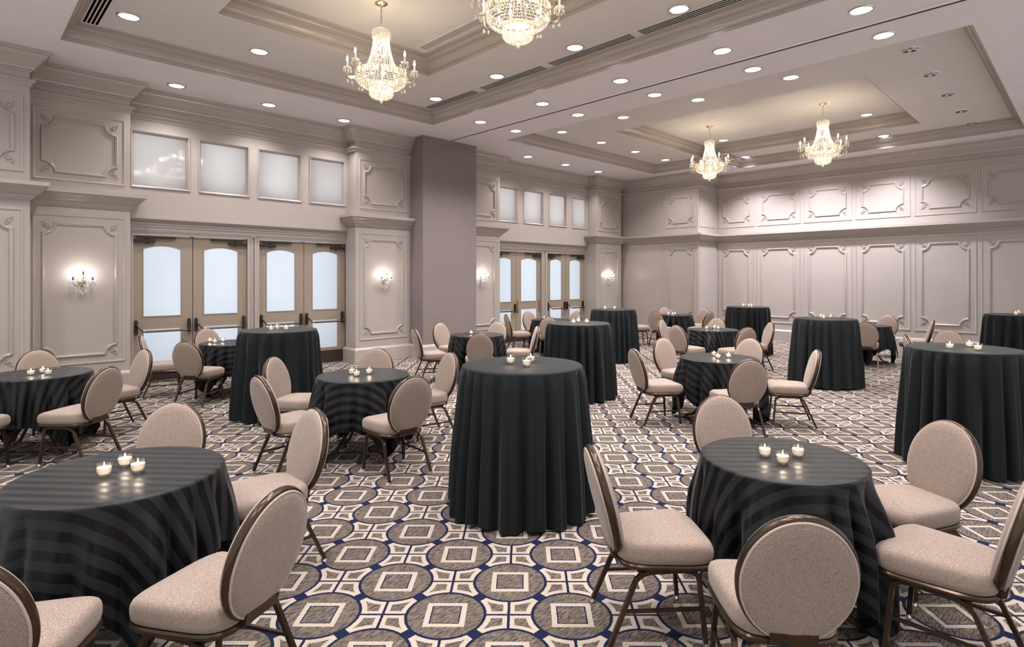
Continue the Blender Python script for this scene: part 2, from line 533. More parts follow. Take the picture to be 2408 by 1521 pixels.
for B in BAYS:
    WL.box(B['x0'], B['x1'], YB, 11.25, ZT1, Z0)
    WL.box(B['x0'], B['x1'], YB, 11.25, 2.70, ZT0)
    xs = [B['x0']] + [e for w in B['win'] for e in w] + [B['x1']]
    for i in range(0, len(xs), 2): WL.box(xs[i], xs[i + 1], YB, 11.25, ZT0, ZT1)
    l = B['leaf']
    WL.box(B['x0'], B['x1'], YD - .02, 11.25, 2.43, 2.70)
    WL.box(B['x0'], l[0][0], YD - .02, 11.25, 0, 2.43); WL.box(l[1][1], l[2][0], YD - .03, 11.25, 0, 2.43)
    if l[3][1] < B['x1']: WL.box(l[3][1], B['x1'], YD - .02, 11.25, 0, 2.43)
wall_left = struct(WL.obj('wall_left', M['wall'], smooth=0))
WR = MB(); WR.box(XR, 16.7, YN, 8.2, 0, Z0); WR.box(XB, 16.7, 8.09, 11.4, 0, Z0)
wall_right = struct(WR.obj('wall_right', M['wall'], smooth=0))
# door surrounds: stepped entablature under the bay wall, casings, flat mullion beads
for B in BAYS:
    y = YD - .02
    prof = [(y + .02, 2.46), (y - .02, 2.46), (y - .03, 2.475), (y - .03, 2.555), (y - .045, 2.56), (y - .045, 2.59), (y - .06, 2.60), (y - .06, 2.63), (YB + .02, 2.66), (YB - .004, 2.685), (YB - .004, 2.712), (y + .02, 2.712)]
    m = MB(); m.add([(B['x0'], a, z) for a, z in prof] + [(B['x1'], a, z) for a, z in prof],
                    [(k, k + 1, len(prof) + k + 1, len(prof) + k) for k in range(len(prof) - 1)] + [tuple(range(len(prof))), tuple(range(2 * len(prof) - 1, len(prof) - 1, -1))])
    l = B['leaf']
    for a, b in ((l[0][0], l[1][1]), (l[2][0], l[3][1])):
        CAS = [(0, 0.0), (-.0, .03), (.02, .03), (.025, .022), (.06, .018), (.065, .04), (.085, .04), (.085, 0)]
        m.sweep([(a, 0), (a, 2.43), (b, 2.43), (b, 0)], CAS, lambda x, z, h: (x, y - h, z), sign=-1)
    struct(m.obj('trim_%d' % tn[0], M['trim'], smooth=25)); tn[0] += 1

# ---- raised panel mouldings with scrolled corners
def scroll_mesh():
    m = MB()
    def curl(cx_, cz_, r0, a0, a1, w):
        pts = []
        for i in range(9):
            t = i / 8; a = a0 + (a1 - a0) * t; r = r0 * (1 - .55 * t)
            pts.append((cx_ + r * cos(a), -.006, cz_ + r * sin(a)))
        m.tube(pts, w, 5, up=(0, 1, 0))
    curl(-.022, .022, .03, -.6, 4.2, .006); curl(.022, -.022, .03, 2.2, -2.6, .006)
    m.ball((0, -.008, 0), .016, .012, .016, 7, 4)
    for dx, dz, s in ((-.045, .045, .012), (.045, -.045, .012), (-.012, -.02, .012), (.02, .012, .012), (-.062, .05, .008), (.05, -.062, .008), (-.03, -.008, .009), (.008, .03, .009)):
        m.ball((dx, -.005, dz), s, .009, s * .8, 6, 4)
    return m.mesh('corner_scroll', M['trim'])
SCROLL = scroll_mesh()
def concave(x0, x1, z0, z1, rc, n=8):
    P = []
    for cx_, cz_, a0 in ((x0, z0, pi / 2), (x1, z0, pi), (x1, z1, 1.5 * pi), (x0, z1, 2 * pi)):
        arc = []
        for i in range(n + 1):
            a = a0 - (pi / 2) * i / n
            arc.append((cx_ + rc * cos(a), cz_ + rc * sin(a)))
        P += arc
    return P
OUTER = [(0, 0), (0, .008), (.008, .014), (.02, .012), (.03, .005), (.03, 0)]
INNER = [(-.004, 0), (-.004, .010), (.004, .022), (.016, .026), (.026, .018), (.034, .020), (.04, .010), (.04, 0)]
def panel(parent, fn, u0, u1, z0, z1, ins=.105, rc=.145, scroll=True, rot=0.0, sides=None):
    """fn(u, z, h) maps the wall plane to the room"""
    m = MB()
    m.sweep([(u0, z0), (u1, z0), (u1, z1), (u0, z1)], OUTER, fn, closed=True, sign=-1)
    if ins:
        a0, a1, b0, b1 = u0 + ins, u1 - ins, z0 + ins * 1.15, z1 - ins * 1.15
        m.sweep(concave(a0, a1, b0, b1, rc), INNER, fn, closed=True, sign=-1)
    o = m.obj('panel_moulding', M['trim'], parent, smooth=30)
    if ins and scroll:
        k = rc * .36
        for i, (u, z, ry) in enumerate(((a0 + k, b0 + k, pi / 2), (a1 - k, b0 + k, 0), (a1 - k, b1 - k, pi / 2), (a0 + k, b1 - k, 0))):
            p = fn(u, z, 0.0)
            s_ = mkobj('corner_ornament', SCROLL, o, p, None)
            s_.rotation_euler = (0, ry, rot) if not rot else (Matrix.Rotation(rot, 3, 'Z') @ Matrix.Rotation(ry, 3, 'Y')).to_euler()
            s_.scale = (rc / .145,) * 3
    return o
def onleft(Y): return lambda u, z, h: (u, Y - h, z)
UZ = (3.13, 4.15); LZ = (0.445, 2.645)
for (a, b, Y) in ((-.40, .70, 10.1), (.825, 1.925, YP), (5.905, 7.035, YP), (8.68, 9.71, YP), (13.76, 14.87, YP)):
    panel(wall_left, onleft(Y), a, b, *UZ, ins=.095, rc=.15); panel(wall_left, onleft(Y), a, b, *LZ, ins=.105, rc=.14)
onright = lambda X: (lambda u, z, h: (X - h, -u, z))
UZ = (3.19, 4.21); LZ = (0.47, 2.70)
edges = [(8.08 - .0 - 1.258 * i) for i in range(9)]
for i in range(8):
    y1 = 8.14 - 1.252 * i; y0 = y1 - 1.178
    if i == 0: y1 = 8.03
    panel(wall_right, onright(XR), -y1, -y0, *UZ, ins=.135, rc=.16, rot=-pi / 2); panel(wall_right, onright(XR), -y1, -y0, *LZ, ins=.135, rc=.16, rot=-pi / 2)
panel(wall_right, onright(XB), -9.15, -8.15, *UZ, ins=.11, rc=.15, rot=-pi / 2); panel(wall_right, onright(XB), -9.15, -8.15, *LZ, ins=.11, rc=.15, rot=-pi / 2)
onret = lambda u, z, h: (u, 8.09 - h, z)
panel(wall_right, onret, 15.22, 16.2, *UZ, ins=0); panel(wall_right, onret, 15.22, 16.2, *LZ, ins=0)
m = MB()
for z0, z1 in ((.30, 2.765), (3.0, 4.28)): m.box(XB - .008, XB + .02, 9.24, 9.262, z0, z1)
m.obj('panel_joint', M['trim'], wall_right, smooth=0)

# ---- fabric-covered column at the partition track
m = MB(); m.box(7.12, 8.6, 10.12, 11.3, 0, Z0)
struct(m.obj('column', M['wallpaper'], smooth=0))

# ---- transom windows
wi = 1
for B in BAYS:
    for (a, b) in B['win']:
        fr = MB()
        W = [(0, YB + .01), (0, YB - .012), (.012, YB - .02), (.028, YB - .012), (.034, YB + .02), (.05, YB + .05), (.05, YB + .10), (0, YB + .10)]
        fr.sweep([(a - .02, ZT0 - .02), (b + .02, ZT0 - .02), (b + .02, ZT1 + .02), (a - .02, ZT1 + .02)], W, lambda x, z, h: (x, h, z), closed=True, sign=-1)
        w = struct(fr.obj('window_%d' % wi, M['trim'], smooth=25)); wi += 1
        g = MB(); g.box(a, b, YB + .06, YB + .068, ZT0, ZT1); g.obj('glass_pane', M['transom_glass'], w, smooth=0)

# ---- exit doors
def arch(x0, x1, zs, rise, n=12):
    c = (x0 + x1) / 2; hw = (x1 - x0) / 2; Rr = (hw * hw + rise * rise) / (2 * rise); a = math.asin(hw / Rr)
    return [(c + Rr * sin(-a + 2 * a * i / n), zs + rise - Rr + Rr * cos(-a + 2 * a * i / n)) for i in range(n + 1)]
dn = 1
for bi, B in enumerate(BAYS):
    for li, (a, b) in enumerate(B['leaf']):
        left_hinge = li % 2 == 0
        hs, ms = .14, .165
        g0, g1 = (a + hs, b - ms) if left_hinge else (a + ms, b - hs)
        y0, y1 = YD, YD + .05
        D = lambda x, z, h: (x, h, z)
        m = MB()
        m.box(a + .003, g0, y0, y1, .01, 2.425); m.box(g1, b - .003, y0, y1, .01, 2.425)
        m.box(g0, g1, y0, y1, .01, .30); m.box(g0, g1, y0, y1, .885, 1.075)
        ar = arch(g0, g1, 2.205, .06)
        m.prism([(g0, 2.425)] + ar + [(g1, 2.425)], y0, y1, D)
        bead = [(0, y0 + .012), (0, y0 - .006), (.012, y0 - .008), (.016, y0 + .012)]
        m.sweep([(g0, .30), (g1, .30), (g1, .885), (g0, .885)], bead, D, closed=True, sign=-1)
        m.sweep([(g0, 1.075), (g1, 1.075)] + ar[::-1], bead, D, closed=True, sign=-1)
        d = struct(m.obj('door_%d' % dn, M['door'], smooth=25)); dn += 1
        gp = MB(); gp.box(g0 - .005, g1 + .005, y0 + .02, y0 + .028, .295, .89); gp.obj('glass_pane', M['door_glass'], d, smooth=0)
        gp = MB(); gp.prism([(g0 - .005, 1.07), (g1 + .005, 1.07)] + [(x, z + .004) for x, z in ar[::-1]], y0 + .02, y0 + .028, D); gp.obj('glass_pane', M['door_glass'], d, smooth=0)
        k = MB(); k.box(a + .01, b - .01, y0 - .006, y0, .012, .255)
        for i in range(6): k.ball((a + .05 + i * (b - a - .1) / 5, y0 - .006, .24), .006, .003, .006, 6, 4)
        k.obj('kick_plate', M['plate'], d, smooth=0)
        if left_hinge:
            q = MB(); q.box(b - .02, b + .03, y1 - .004, y1 + .012, .01, 2.43); q.obj('gap_light_block', M['dark_bronze'], d, smooth=0)  # added dark strip behind the leaf gap, blocks light leaking through
        # overhead closer: body on the door, track arm on the head
        c = MB(); s_ = 1 if left_hinge else -1; xh = a + .01 if left_hinge else b - .01
        c.box(min(xh, xh + s_ * .30), max(xh, xh + s_ * .30), y0 - .055, y0 - .001, 2.305, 2.355)
        c.ball((xh + s_ * .19, y0 - .03, 2.30), .018, .018, .018, 8, 5)
        c.box(min(xh + s_ * .05, xh + s_ * .60), max(xh + s_ * .05, xh + s_ * .60), y0 - .05, y0 - .015, 2.375, 2.405)
        c.tube([(xh + s_ * .19, y0 - .03, 2.35), (xh + s_ * .20, y0 - .035, 2.39)], .012, 6)
        c.obj('door_closer', M['dark_bronze'], d)
        if bi == 1 and li == 1:
            for px in (a + .05, b - .06):
                q = MB(); q.box(px - .03, px + .03, y0 - .008, y0, .78, 1.12); q.ball((px, y0 - .012, .98), .012, .008, .012, 8, 5)
                q.obj('brass_plate', M['brass'], d, smooth=0)
        else:
            q = MB()
            for px in (a + .045, b - .06):
                q.prism([(px - .018, .80), (px + .018, .80), (px + .022, .86), (px + .022, .98), (px + .014, 1.03), (px - .014, 1.03), (px - .022, .98), (px - .022, .86)], y0 - .05, y0, D)
            q.tube([(a + .045, y0 - .05, .97), (a + .055, y0 - .09, .93), (a + .12, y0 - .11, .845), (a + .17, y0 - .11, .835), (b - .12, y0 - .11, .835), (b - .065, y0 - .10, .84), (b - .06, y0 - .05, .88)], .011, 8)
            q.obj('push_bar', M['dark_bronze'], d)
            q = MB(); q.box(g0 + .01, g1 - .01, y0 - .118, y0 - .100, .832, .862); q.obj('push_pad', M['steel_strip'], d, smooth=0)

# added area lights behind the doors, making the frosted panes glow
for nm, xc in (('near', 3.9), ('far', 11.75)):
    d = bpy.data.lights.new('pane_backlight', 'AREA'); d.shape = 'RECTANGLE'; d.size = 4.4; d.size_y = 4.4; d.energy = P_OUT; d.color = (0.90, 0.94, 1.0)
    o = bpy.data.objects.new('pane_backlight', d); col.objects.link(o); o.location = (xc, 12.3, 2.1); o.rotation_euler = (-pi / 2, 0, 0)

# ================================================================ CEILING FITTINGS
# operable-partition track
m = MB()
m.box(7.762, 7.805, YN, 10.12, Z0 - .014, Z0 - .001); m.box(7.860, 7.903, YN, 10.12, Z0 - .014, Z0 - .001)
tr = m.obj('ceiling_track', M['ceil'], smooth=0)
tag(tr, 'long straight partition track slotted into the ceiling from the fabric column', 'track')
m = MB(); m.box(7.805, 7.860, YN, 10.12, Z0 - .004, Z0 - .001); m.obj('slot', M['black'], tr, smooth=0)

def downlight_meshes():
    a = MB(); a.lathe([(.105, -.0005), (.112, -.012), (.126, -.010), (.132, -.0005)], 28, cap0=False, cap1=False)
    b = MB(); b.lathe([(0.001, -.004), (.105, -.004), (.108, -.001), (.001, -.001)], 28, cap0=False, cap1=False)
    c = MB(); c.lathe([(.108, -.011), (.098, -.0075), (.082, -.0045), (.055, -.0025), (.001, -.0018)], 28, cap0=False, cap1=False)
    return a.mesh('trim_ring', M['nickel']), b.mesh('lens', M['lens']), c.mesh('reflector', M['reflector']), a.mesh('trim_ring', M['white_ring'])
DL = downlight_meshes()
ORD = ['nearest', 'second', 'third', 'fourth', 'fifth', 'sixth']
def downlight(x, y, z, label, group, lit=True, power=1.0, cone=125, colr=(1.0, .945, .97)):
    t = thing('recessed_downlight', label, 'ceiling light', (x, y, z), 0, group)
    r = mkobj('trim_ring', DL[0] if lit else DL[3], t)
    if lit:
        mkobj('lens', DL[1], t)
        lamp('downlight_lamp', 'SPOT', P_DOWN * power, colr, t, (0, 0, -.03), .09, spot_size=radians(cone), spot_blend=0.75)
    else:
        mkobj('reflector', DL[2], t)
        b = MB(); b.ball((0, 0, -.006), .03, .03, .006, 12, 5); b.obj('bulb', M['ivory'], t)
    return t
GY = [8.49, 6.84, 5.2, 3.56, 1.91]
nth = ['first', 'second', 'third', 'fourth', 'fifth']
for i, y in enumerate(GY):
    downlight(7.32, y, Z0, f'round ceiling light, {nth[i]} from the fabric column, left of the partition track', 'downlights left of the partition track')
    downlight(8.28, y, Z0, f'round ceiling light, {nth[i]} from the fabric column, right of the partition track', 'downlights right of the partition track')
for i, x in enumerate((2.54, 3.97, 5.39)):
    downlight(x, 10.26, Z0, f'round ceiling light, {nth[i]} from left above the near transom windows', 'downlights above the near transom windows', power=.7)
for i, x in enumerate((10.25, 11.69, 13.11)):
    downlight(x, 10.08, Z0, f'round ceiling light, {nth[i]} from left above the far transom windows', 'downlights above the far transom windows', power=.7)
for i, x in enumerate((1.59, 3.17, 4.68)):
    downlight(x, 8.55, Z1, f'round ceiling light, {nth[i]} from left in the near tray facing the doors', 'downlights in the near ceiling tray')
for i, y in enumerate(GY[:4]):
    downlight(6.29, y + .05, Z1, f'round ceiling light beside the slot vents, {nth[i]} from the tray corner', 'downlights in the near ceiling tray')
for i, y in enumerate(GY[:4]):
    downlight(9.72, y, Z1, f'lit round light along the near edge of the far tray, {nth[i]} from the doors', 'lit downlights in the far ceiling tray')
for i, x in enumerate((11.15, 12.58, 14.04)):
    downlight(x, 8.48, Z1, f'lit round light on the door side of the far tray, {nth[i]} from left', 'lit downlights in the far ceiling tray')
for i, y in enumerate((6.85, 5.2, 3.57)):
    downlight(15.22, y * .985, Z1, f'lit round light beside the panelled wall, {nth[i]} from left', 'lit downlights in the far ceiling tray', power=3.2, cone=118, colr=(.93, .90, 1.0))
for i, x in enumerate((9.74, 11.15, 12.60, 14.05, 15.3)):
    downlight(x, 1.92, Z1, f'unlit chrome downlight, {["nearest", "second", "third", "fourth", "farthest"][i]} in the dark row of the far tray', 'unlit downlights in the far tray', lit=False)
for i, y in enumerate((6.8, 3.56)):
    downlight(14.04, y, Z2, f'lit round light inside the upper far tray, {["left behind the far chandelier", "right beside the right chandelier"][i]}', 'downlights in the upper far tray')

# the near tray's grid of fittings goes on over the camera
OVER = [(1.59, 6.84), (1.59, 5.2), (1.59, 3.56), (1.59, 1.91), (3.17, 1.91), (4.68, 1.91), (6.29, 1.91)]
for i, (x, y) in enumerate(OVER):
    downlight(x, y, Z1, 'round ceiling light of the near tray above the top of the photo', 'downlights of the near tray out of view')
for i, (x, y) in enumerate(((0.3, 3.56), (0.3, 0.3), (2.5, 0.3), (5.0, 0.3), (7.32, 0.3), (10.5, 0.3), (13.0, 0.3), (-1.5, 1.9), (-1.5, 5.2), (-0.6, 6.84), (-0.6, 8.49))):  # unseen border lights, added to brighten the foreground and left ceiling
    downlight(x, y, Z0, 'added round ceiling light of the lower ceiling border, out of view', 'added downlights of the ceiling border out of view')
def slot_vent(x, y0, y1, z, label, group, w=.17):
    f = MB()
    for i in range(5): f.box(x - w / 2 + i * w / 4 - .0075, x - w / 2 + i * w / 4 + .0075, y0, y1, z - .005, z - .001)
    for e in (y0, y1): f.box(x - w / 2 - .02, x + w / 2 + .02, e - .015, e + .015, z - .008, z - .001)
    o = f.obj('slot_vent', M['tray'], smooth=0); tag(o, label, 'air vent', group)
    b = MB(); b.box(x - w / 2, x + w / 2, y0, y1, z - .003, z - .0015); b.obj('dark_slots', M['black'], o, smooth=0)
for i, (a, b) in enumerate(((7.68, 9.12), (6.05, 7.53), (4.42, 5.93), (2.85, 4.33))):
    slot_vent(6.53, a, b, Z1, f'four-slot linear air vent, {nth[i]} from the corner along the near tray', 'linear vents along the near tray')
for i, (a, b) in enumerate(((7.75, 9.14),)):
    slot_vent(1.28, a, b, Z1, 'four-slot linear air vent at the left end of the near tray', 'linear vents along the near tray')
f = MB(); f.box(5.06, 5.22, 2.95, 7.36, Z2 - .012, Z2 - .001)
gr = f.obj('return_grille', M['tray'], smooth=0); tag(gr, 'long narrow louvred return grille along the upper near tray', 'air vent')
b = MB()
for i in range(5): b.box(5.082 + i * .026, 5.092 + i * .026, 3.0, 7.31, Z2 - .0135, Z2 - .012)
b.obj('louvre_gaps', NT('grille_gap').base((.16, .14, .125), .8).m, gr, smooth=0)

# ---- chandeliers
def chandelier_parts():
    P = {}
    m = MB(); m.lathe([(.001, 0), (.075, 0), (.078, -.012), (.06, -.022), (.045, -.03), (.02, -.038), (.012, -.055), (.001, -.058)], 24, cap0=False, cap1=False)
    P['canopy'] = m.mesh('canopy', M['gold'])
    m = MB(); z = -.055; k = 0
    while z > -.40:
        pts = []
        for i in range(10):
            t = 2 * pi * i / 10; u = .011 * cos(t); w = .019 * sin(t)
            pts.append((u if k % 2 else 0, 0 if k % 2 else u, z - .017 + w))
        m.tube(pts, .0032, 5, closed=True); z -= .030; k += 1
    P['chain'] = m.mesh('chain', M['gold'])
    # z below is measured from the canopy: crown ring at -.36 .. -.44, basket to -.86, bowls to -1.24
    m = MB(); n = 26
    for i in range(n):
        t = 2 * pi * i / n; mt = Matrix.Rotation(t, 4, 'Z')
        m.add([(.108, -.008, -.36), (.108, .008, -.36), (.114, .011, -.44), (.114, -.011, -.44), (.120, 0, -.385)], [(0, 1, 4), (1, 2, 4), (2, 3, 4), (3, 0, 4), (0, 3, 2, 1)], mt)
    for zz, rr in ((-.355, .113), (-.445, .117)): m.tube([(rr * cos(2 * pi * i / 24), rr * sin(2 * pi * i / 24), zz) for i in range(24)], .006, 5, closed=True)
    P['crown'] = m.mesh('crystal_crown', M['crystal'])
    m = MB(); ns = 30
    for i in range(ns):
        t = 2 * pi * i / ns
        for j in range(19):
            q = j / 18; r = .098 + .028 * q + .10 * q ** 2.6; zz = -.455 - .44 * q + .02 * sin(pi * q)
            m.ball((r * cos(t), r * sin(t), zz), .0076, .0076, .0108, 5, 3)
    P['basket'] = m.mesh('bead_basket', M['crystal'])
    def tier(rt, rb, zt, zb, nn, seed):
        m = MB()
        for i in range(nn):
            t = 2 * pi * i / nn; mt = Matrix.Rotation(t, 4, 'Z'); w = rt * pi / nn * .80
            m.add([(rt, -w, zt), (rt, w, zt), (rt * .995, w * .9, zt - .075), (rt * .995, -w * .9, zt - .075), (rt + .010, 0, zt - .04)], [(0, 1, 4), (1, 2, 4), (2, 3, 4), (3, 0, 4), (0, 3, 2, 1)], mt)
        rows = 7
        for j in range(rows):
            q = (j + .5) / rows; a = q * pi / 2
            r = rb + (rt * .985 - rb) * cos(a); zz = zt - .085 - (zt - .085 - zb) * sin(a)
            c = max(8, int(2 * pi * r / .021))
            for i in range(c):
                t = 2 * pi * (i + .5 * (j % 2)) / c
                m.ball((r * cos(t), r * sin(t), zz), .0098, .0098, .0098, 5, 3)
        for rr, zz in ((rt + .004, zt + .006), (rb + .008, zb)):
            m.tube([(rr * cos(2 * pi * i / 32), rr * sin(2 * pi * i / 32), zz) for i in range(32)], .006, 5, closed=True)
        return m
    P['bowl'] = tier(.315, .135, -.895, -1.09, 46, 1).mesh('crystal_bowl', M['crystal'])
    P['lower_bowl'] = tier(.150, .03, -1.075, -1.225, 24, 2).mesh('lower_crystal_bowl', M['crystal'])
    m = MB(); m.lathe([(.001, -1.232), (.008, -1.236), (.006, -1.245), (.022, -1.262), (.001, -1.29)], 8, cap0=False, cap1=False)
    P['finial'] = m.mesh('finial', M['crystal'])
    m = MB()
    m.tube([(.29, 0, -.93), (.33, 0, -.99), (.375, 0, -1.0), (.41, 0, -.965), (.418, 0, -.90), (.418, 0, -.86)], .0075, 6, up=(0, 1, 0))
    m.tube([(.30, 0, -.92), (.34, 0, -.86), (.36, 0, -.90)], .005, 5, up=(0, 1, 0))
    P['arm'] = m.mesh('arm', M['gold'])
    m = MB(); m.lathe([(.008, -.865), (.03, -.862), (.05, -.845), (.047, -.842), (.028, -.856), (.008, -.858)], 12, Matrix.Translation((.418, 0, 0)), cap0=False, cap1=False)
    P['bobeche'] = m.mesh('drip_pan', M['crystal']); m = MB()
    for i in range(7):
        t = 2 * pi * i / 7; x, y = .418 + .046 * cos(t), .046 * sin(t)
        m.ball((x, y, -.868), .005, .005, .008, 5, 3); m.ball((x, y, -.895), .009, .007, .018, 6, 4)
    m.ball((.418, 0, -1.02), .016, .016, .026, 6, 4); m.ball((.36, 0, -1.045), .012, .012, .022, 6, 4)
    P['drops'] = m.mesh('crystal_drops', M['crystal'])
    m = MB(); m.lathe([(.0105, -.86), (.0105, -.775)], 10, Matrix.Translation((.418, 0, 0))); P['candle'] = m.mesh('candle_sleeve', M['ivory'])
    m = MB(); m.lathe([(.006, -.775), (.0125, -.76), (.0135, -.745), (.009, -.72), (.001, -.698)], 8, Matrix.Translation((.418, 0, 0)), cap1=False); P['bulb'] = m.mesh('flame_bulb', M['bulb_warm'])
    m = MB(); m.ball((0, 0, 0), .012, .012, .02, 7, 5); P['inner'] = m.mesh('inner_bulb', M['bulb_warm'])
    return P
CP = chandelier_parts()
def chandelier(x, y, label):
    t = thing('chandelier', label, 'chandelier', (x, y, Z2), 0.2, 'crystal chandeliers')
    for k, n in (('canopy', 'canopy'), ('chain', 'chain'), ('crown', 'crystal_crown'), ('basket', 'bead_basket'), ('bowl', 'crystal_bowl'), ('lower_bowl', 'lower_crystal_bowl'), ('finial', 'finial')):
        mkobj(n, CP[k], t)
    for (r, z, c) in ((.03, -.50, 3), (.05, -.66, 4), (.06, -.80, 4), (.20, -.96, 8), (.07, -1.13, 4)):
        for i in range(c):
            q = 2 * pi * (i + .3) / c; mkobj('inner_bulb', CP['inner'], t, (r * cos(q), r * sin(q), z))
    for i in range(8):
        a = mkobj('arm', CP['arm'], t, None, (0, 0, 2 * pi * i / 8))
        mkobj('drip_pan', CP['bobeche'], a); mkobj('crystal_drops', CP['drops'], a)['kind'] = 'stuff'; mkobj('candle_sleeve', CP['candle'], a); mkobj('flame_bulb', CP['bulb'], a)
    for (z, p, r) in ((-.56, 1.0, .03), (-.80, .8, .03), (-.96, .9, .05), (-1.12, .5, .03)):
        lamp('chandelier_lamp', 'POINT', P_CHAN * p * .6, (1.0, .90, .77), t, (0, 0, z), r)
    for i in range(4):
        aa = 2 * pi * (2 * i + .5) / 8
        lamp('candle_lamp', 'POINT', P_CHAN * .9, (1.0, .86, .68), t, (.418 * cos(aa), .418 * sin(aa), -.70), .02)
    return t
chandelier(3.93, 6.5, 'crystal chandelier hanging over the left tables, near the exit doors')
chandelier(3.93, 4.0, 'nearest crystal chandelier, cut off by the top of the photo')
chandelier(12.5, 6.39, 'left one of the two far crystal chandeliers')
chandelier(12.53, 3.96, 'right one of the two far crystal chandeliers')

# ---- wall sconces
def sconce_parts():
    P = {}
    m = MB(); m.lathe([(.001, -.022), (.03, -.02), (.045, -.012), (.058, -.008), (.06, 0)], 20, Matrix.Rotation(-pi / 2, 4, 'X'), cap0=False, sq=.8)
    P['plate'] = m.mesh('backplate', M['gold'])
    for k, pts in (('l', [(0, -.02, -.02), (-.03, -.05, -.055), (-.08, -.105, -.055), (-.115, -.125, -.02), (-.115, -.125, .01)]),
                   ('r', [(0, -.02, -.02), (.03, -.05, -.055), (.08, -.105, -.055), (.115, -.125, -.02), (.115, -.125, .01)]),
                   ('c', [(0, -.02, .0), (0, -.09, -.02), (0, -.15, .03), (0, -.15, .09)])):
        m = MB(); m.tube(pts, .007, 6, up=(0, 1, 0)); P['arm' + k] = m.mesh('arm', M['nickel'])
    def pan(n=6):
        m = MB(); m.lathe([(.006, -.004), (.03, 0), (.042, .012), (.039, .014), (.02, .004), (.006, .004)], 12, cap0=False, cap1=False)
        P['pan'] = m.mesh('drip_pan', M['crystal_clear']); m = MB()
        for i in range(n):
            t = 2 * pi * i / n; x, y = .04 * cos(t), .04 * sin(t)
            m.ball((x, y, -.004), .004, .004, .006, 5, 3); m.ball((x, y, -.026), .008, .006, .016, 6, 4)
        m.ball((0, 0, -.055), .018, .012, .022, 7, 4)
        P['pandrops'] = m.mesh('crystal_drops', M['crystal_clear'])
    pan()
    m = MB(); m.lathe([(.011, .004), (.011, .07)], 10); P['sleeve'] = m.mesh('candle_sleeve', M['sleeve'])
    m = MB(); m.lathe([(.006, .07), (.013, .085), (.014, .10), (.008, .125), (.001, .145)], 8, cap1=False); P['bulb'] = m.mesh('flame_bulb', M['bulb_cool'])
    m = MB()
    for x, z0, nb, y in ((-.06, -.06, 3, -.06), (0, -.07, 5, -.08), (.06, -.06, 3, -.06), (-.03, -.06, 4, -.09), (.03, -.06, 4, -.09)):
        for j in range(nb): m.ball((x, y, z0 - j * .017), .0065, .0065, .0075, 6, 4)
        m.ball((x, y, z0 - nb * .017 - .018), .016, .010, .024, 8, 5)
    P['drops'] = m.mesh('crystal_drops', M['crystal_clear'])
    return P
SP = sconce_parts()
def sconce(x, z, label):
    t = thing('wall_sconce', label, 'wall light', (x, YP, z), 0, 'crystal wall sconces')
    mkobj('backplate', SP['plate'], t); mkobj('crystal_drops', SP['drops'], t)['kind'] = 'stuff'
    for k, p in (('l', (-.115, -.125, .01)), ('r', (.115, -.125, .01)), ('c', (0, -.15, .09))):
        a = mkobj('arm', SP['arm' + k], t)
        for n, mm in (('drip_pan', 'pan'), ('crystal_drops', 'pandrops'), ('candle_sleeve', 'sleeve'), ('flame_bulb', 'bulb')):
            q = mkobj(n, SP[mm], a, p)
            if n == 'crystal_drops': q['kind'] = 'stuff'
        lamp('sconce_lamp', 'POINT', P_SCON, (1.0, .92, .93), t, (p[0], p[1] - .0, p[2] + .105), .018)
sconce(1.385, 1.66, 'crystal wall sconce on the leftmost panel beside the near exit doors')
sconce(6.46, 1.67, 'crystal wall sconce between the near exit doors and the fabric column')
sconce(9.17, 1.69, 'crystal wall sconce just right of the fabric column')
sconce(14.28, 1.69, 'crystal wall sconce on the far pilaster right of the far doors')

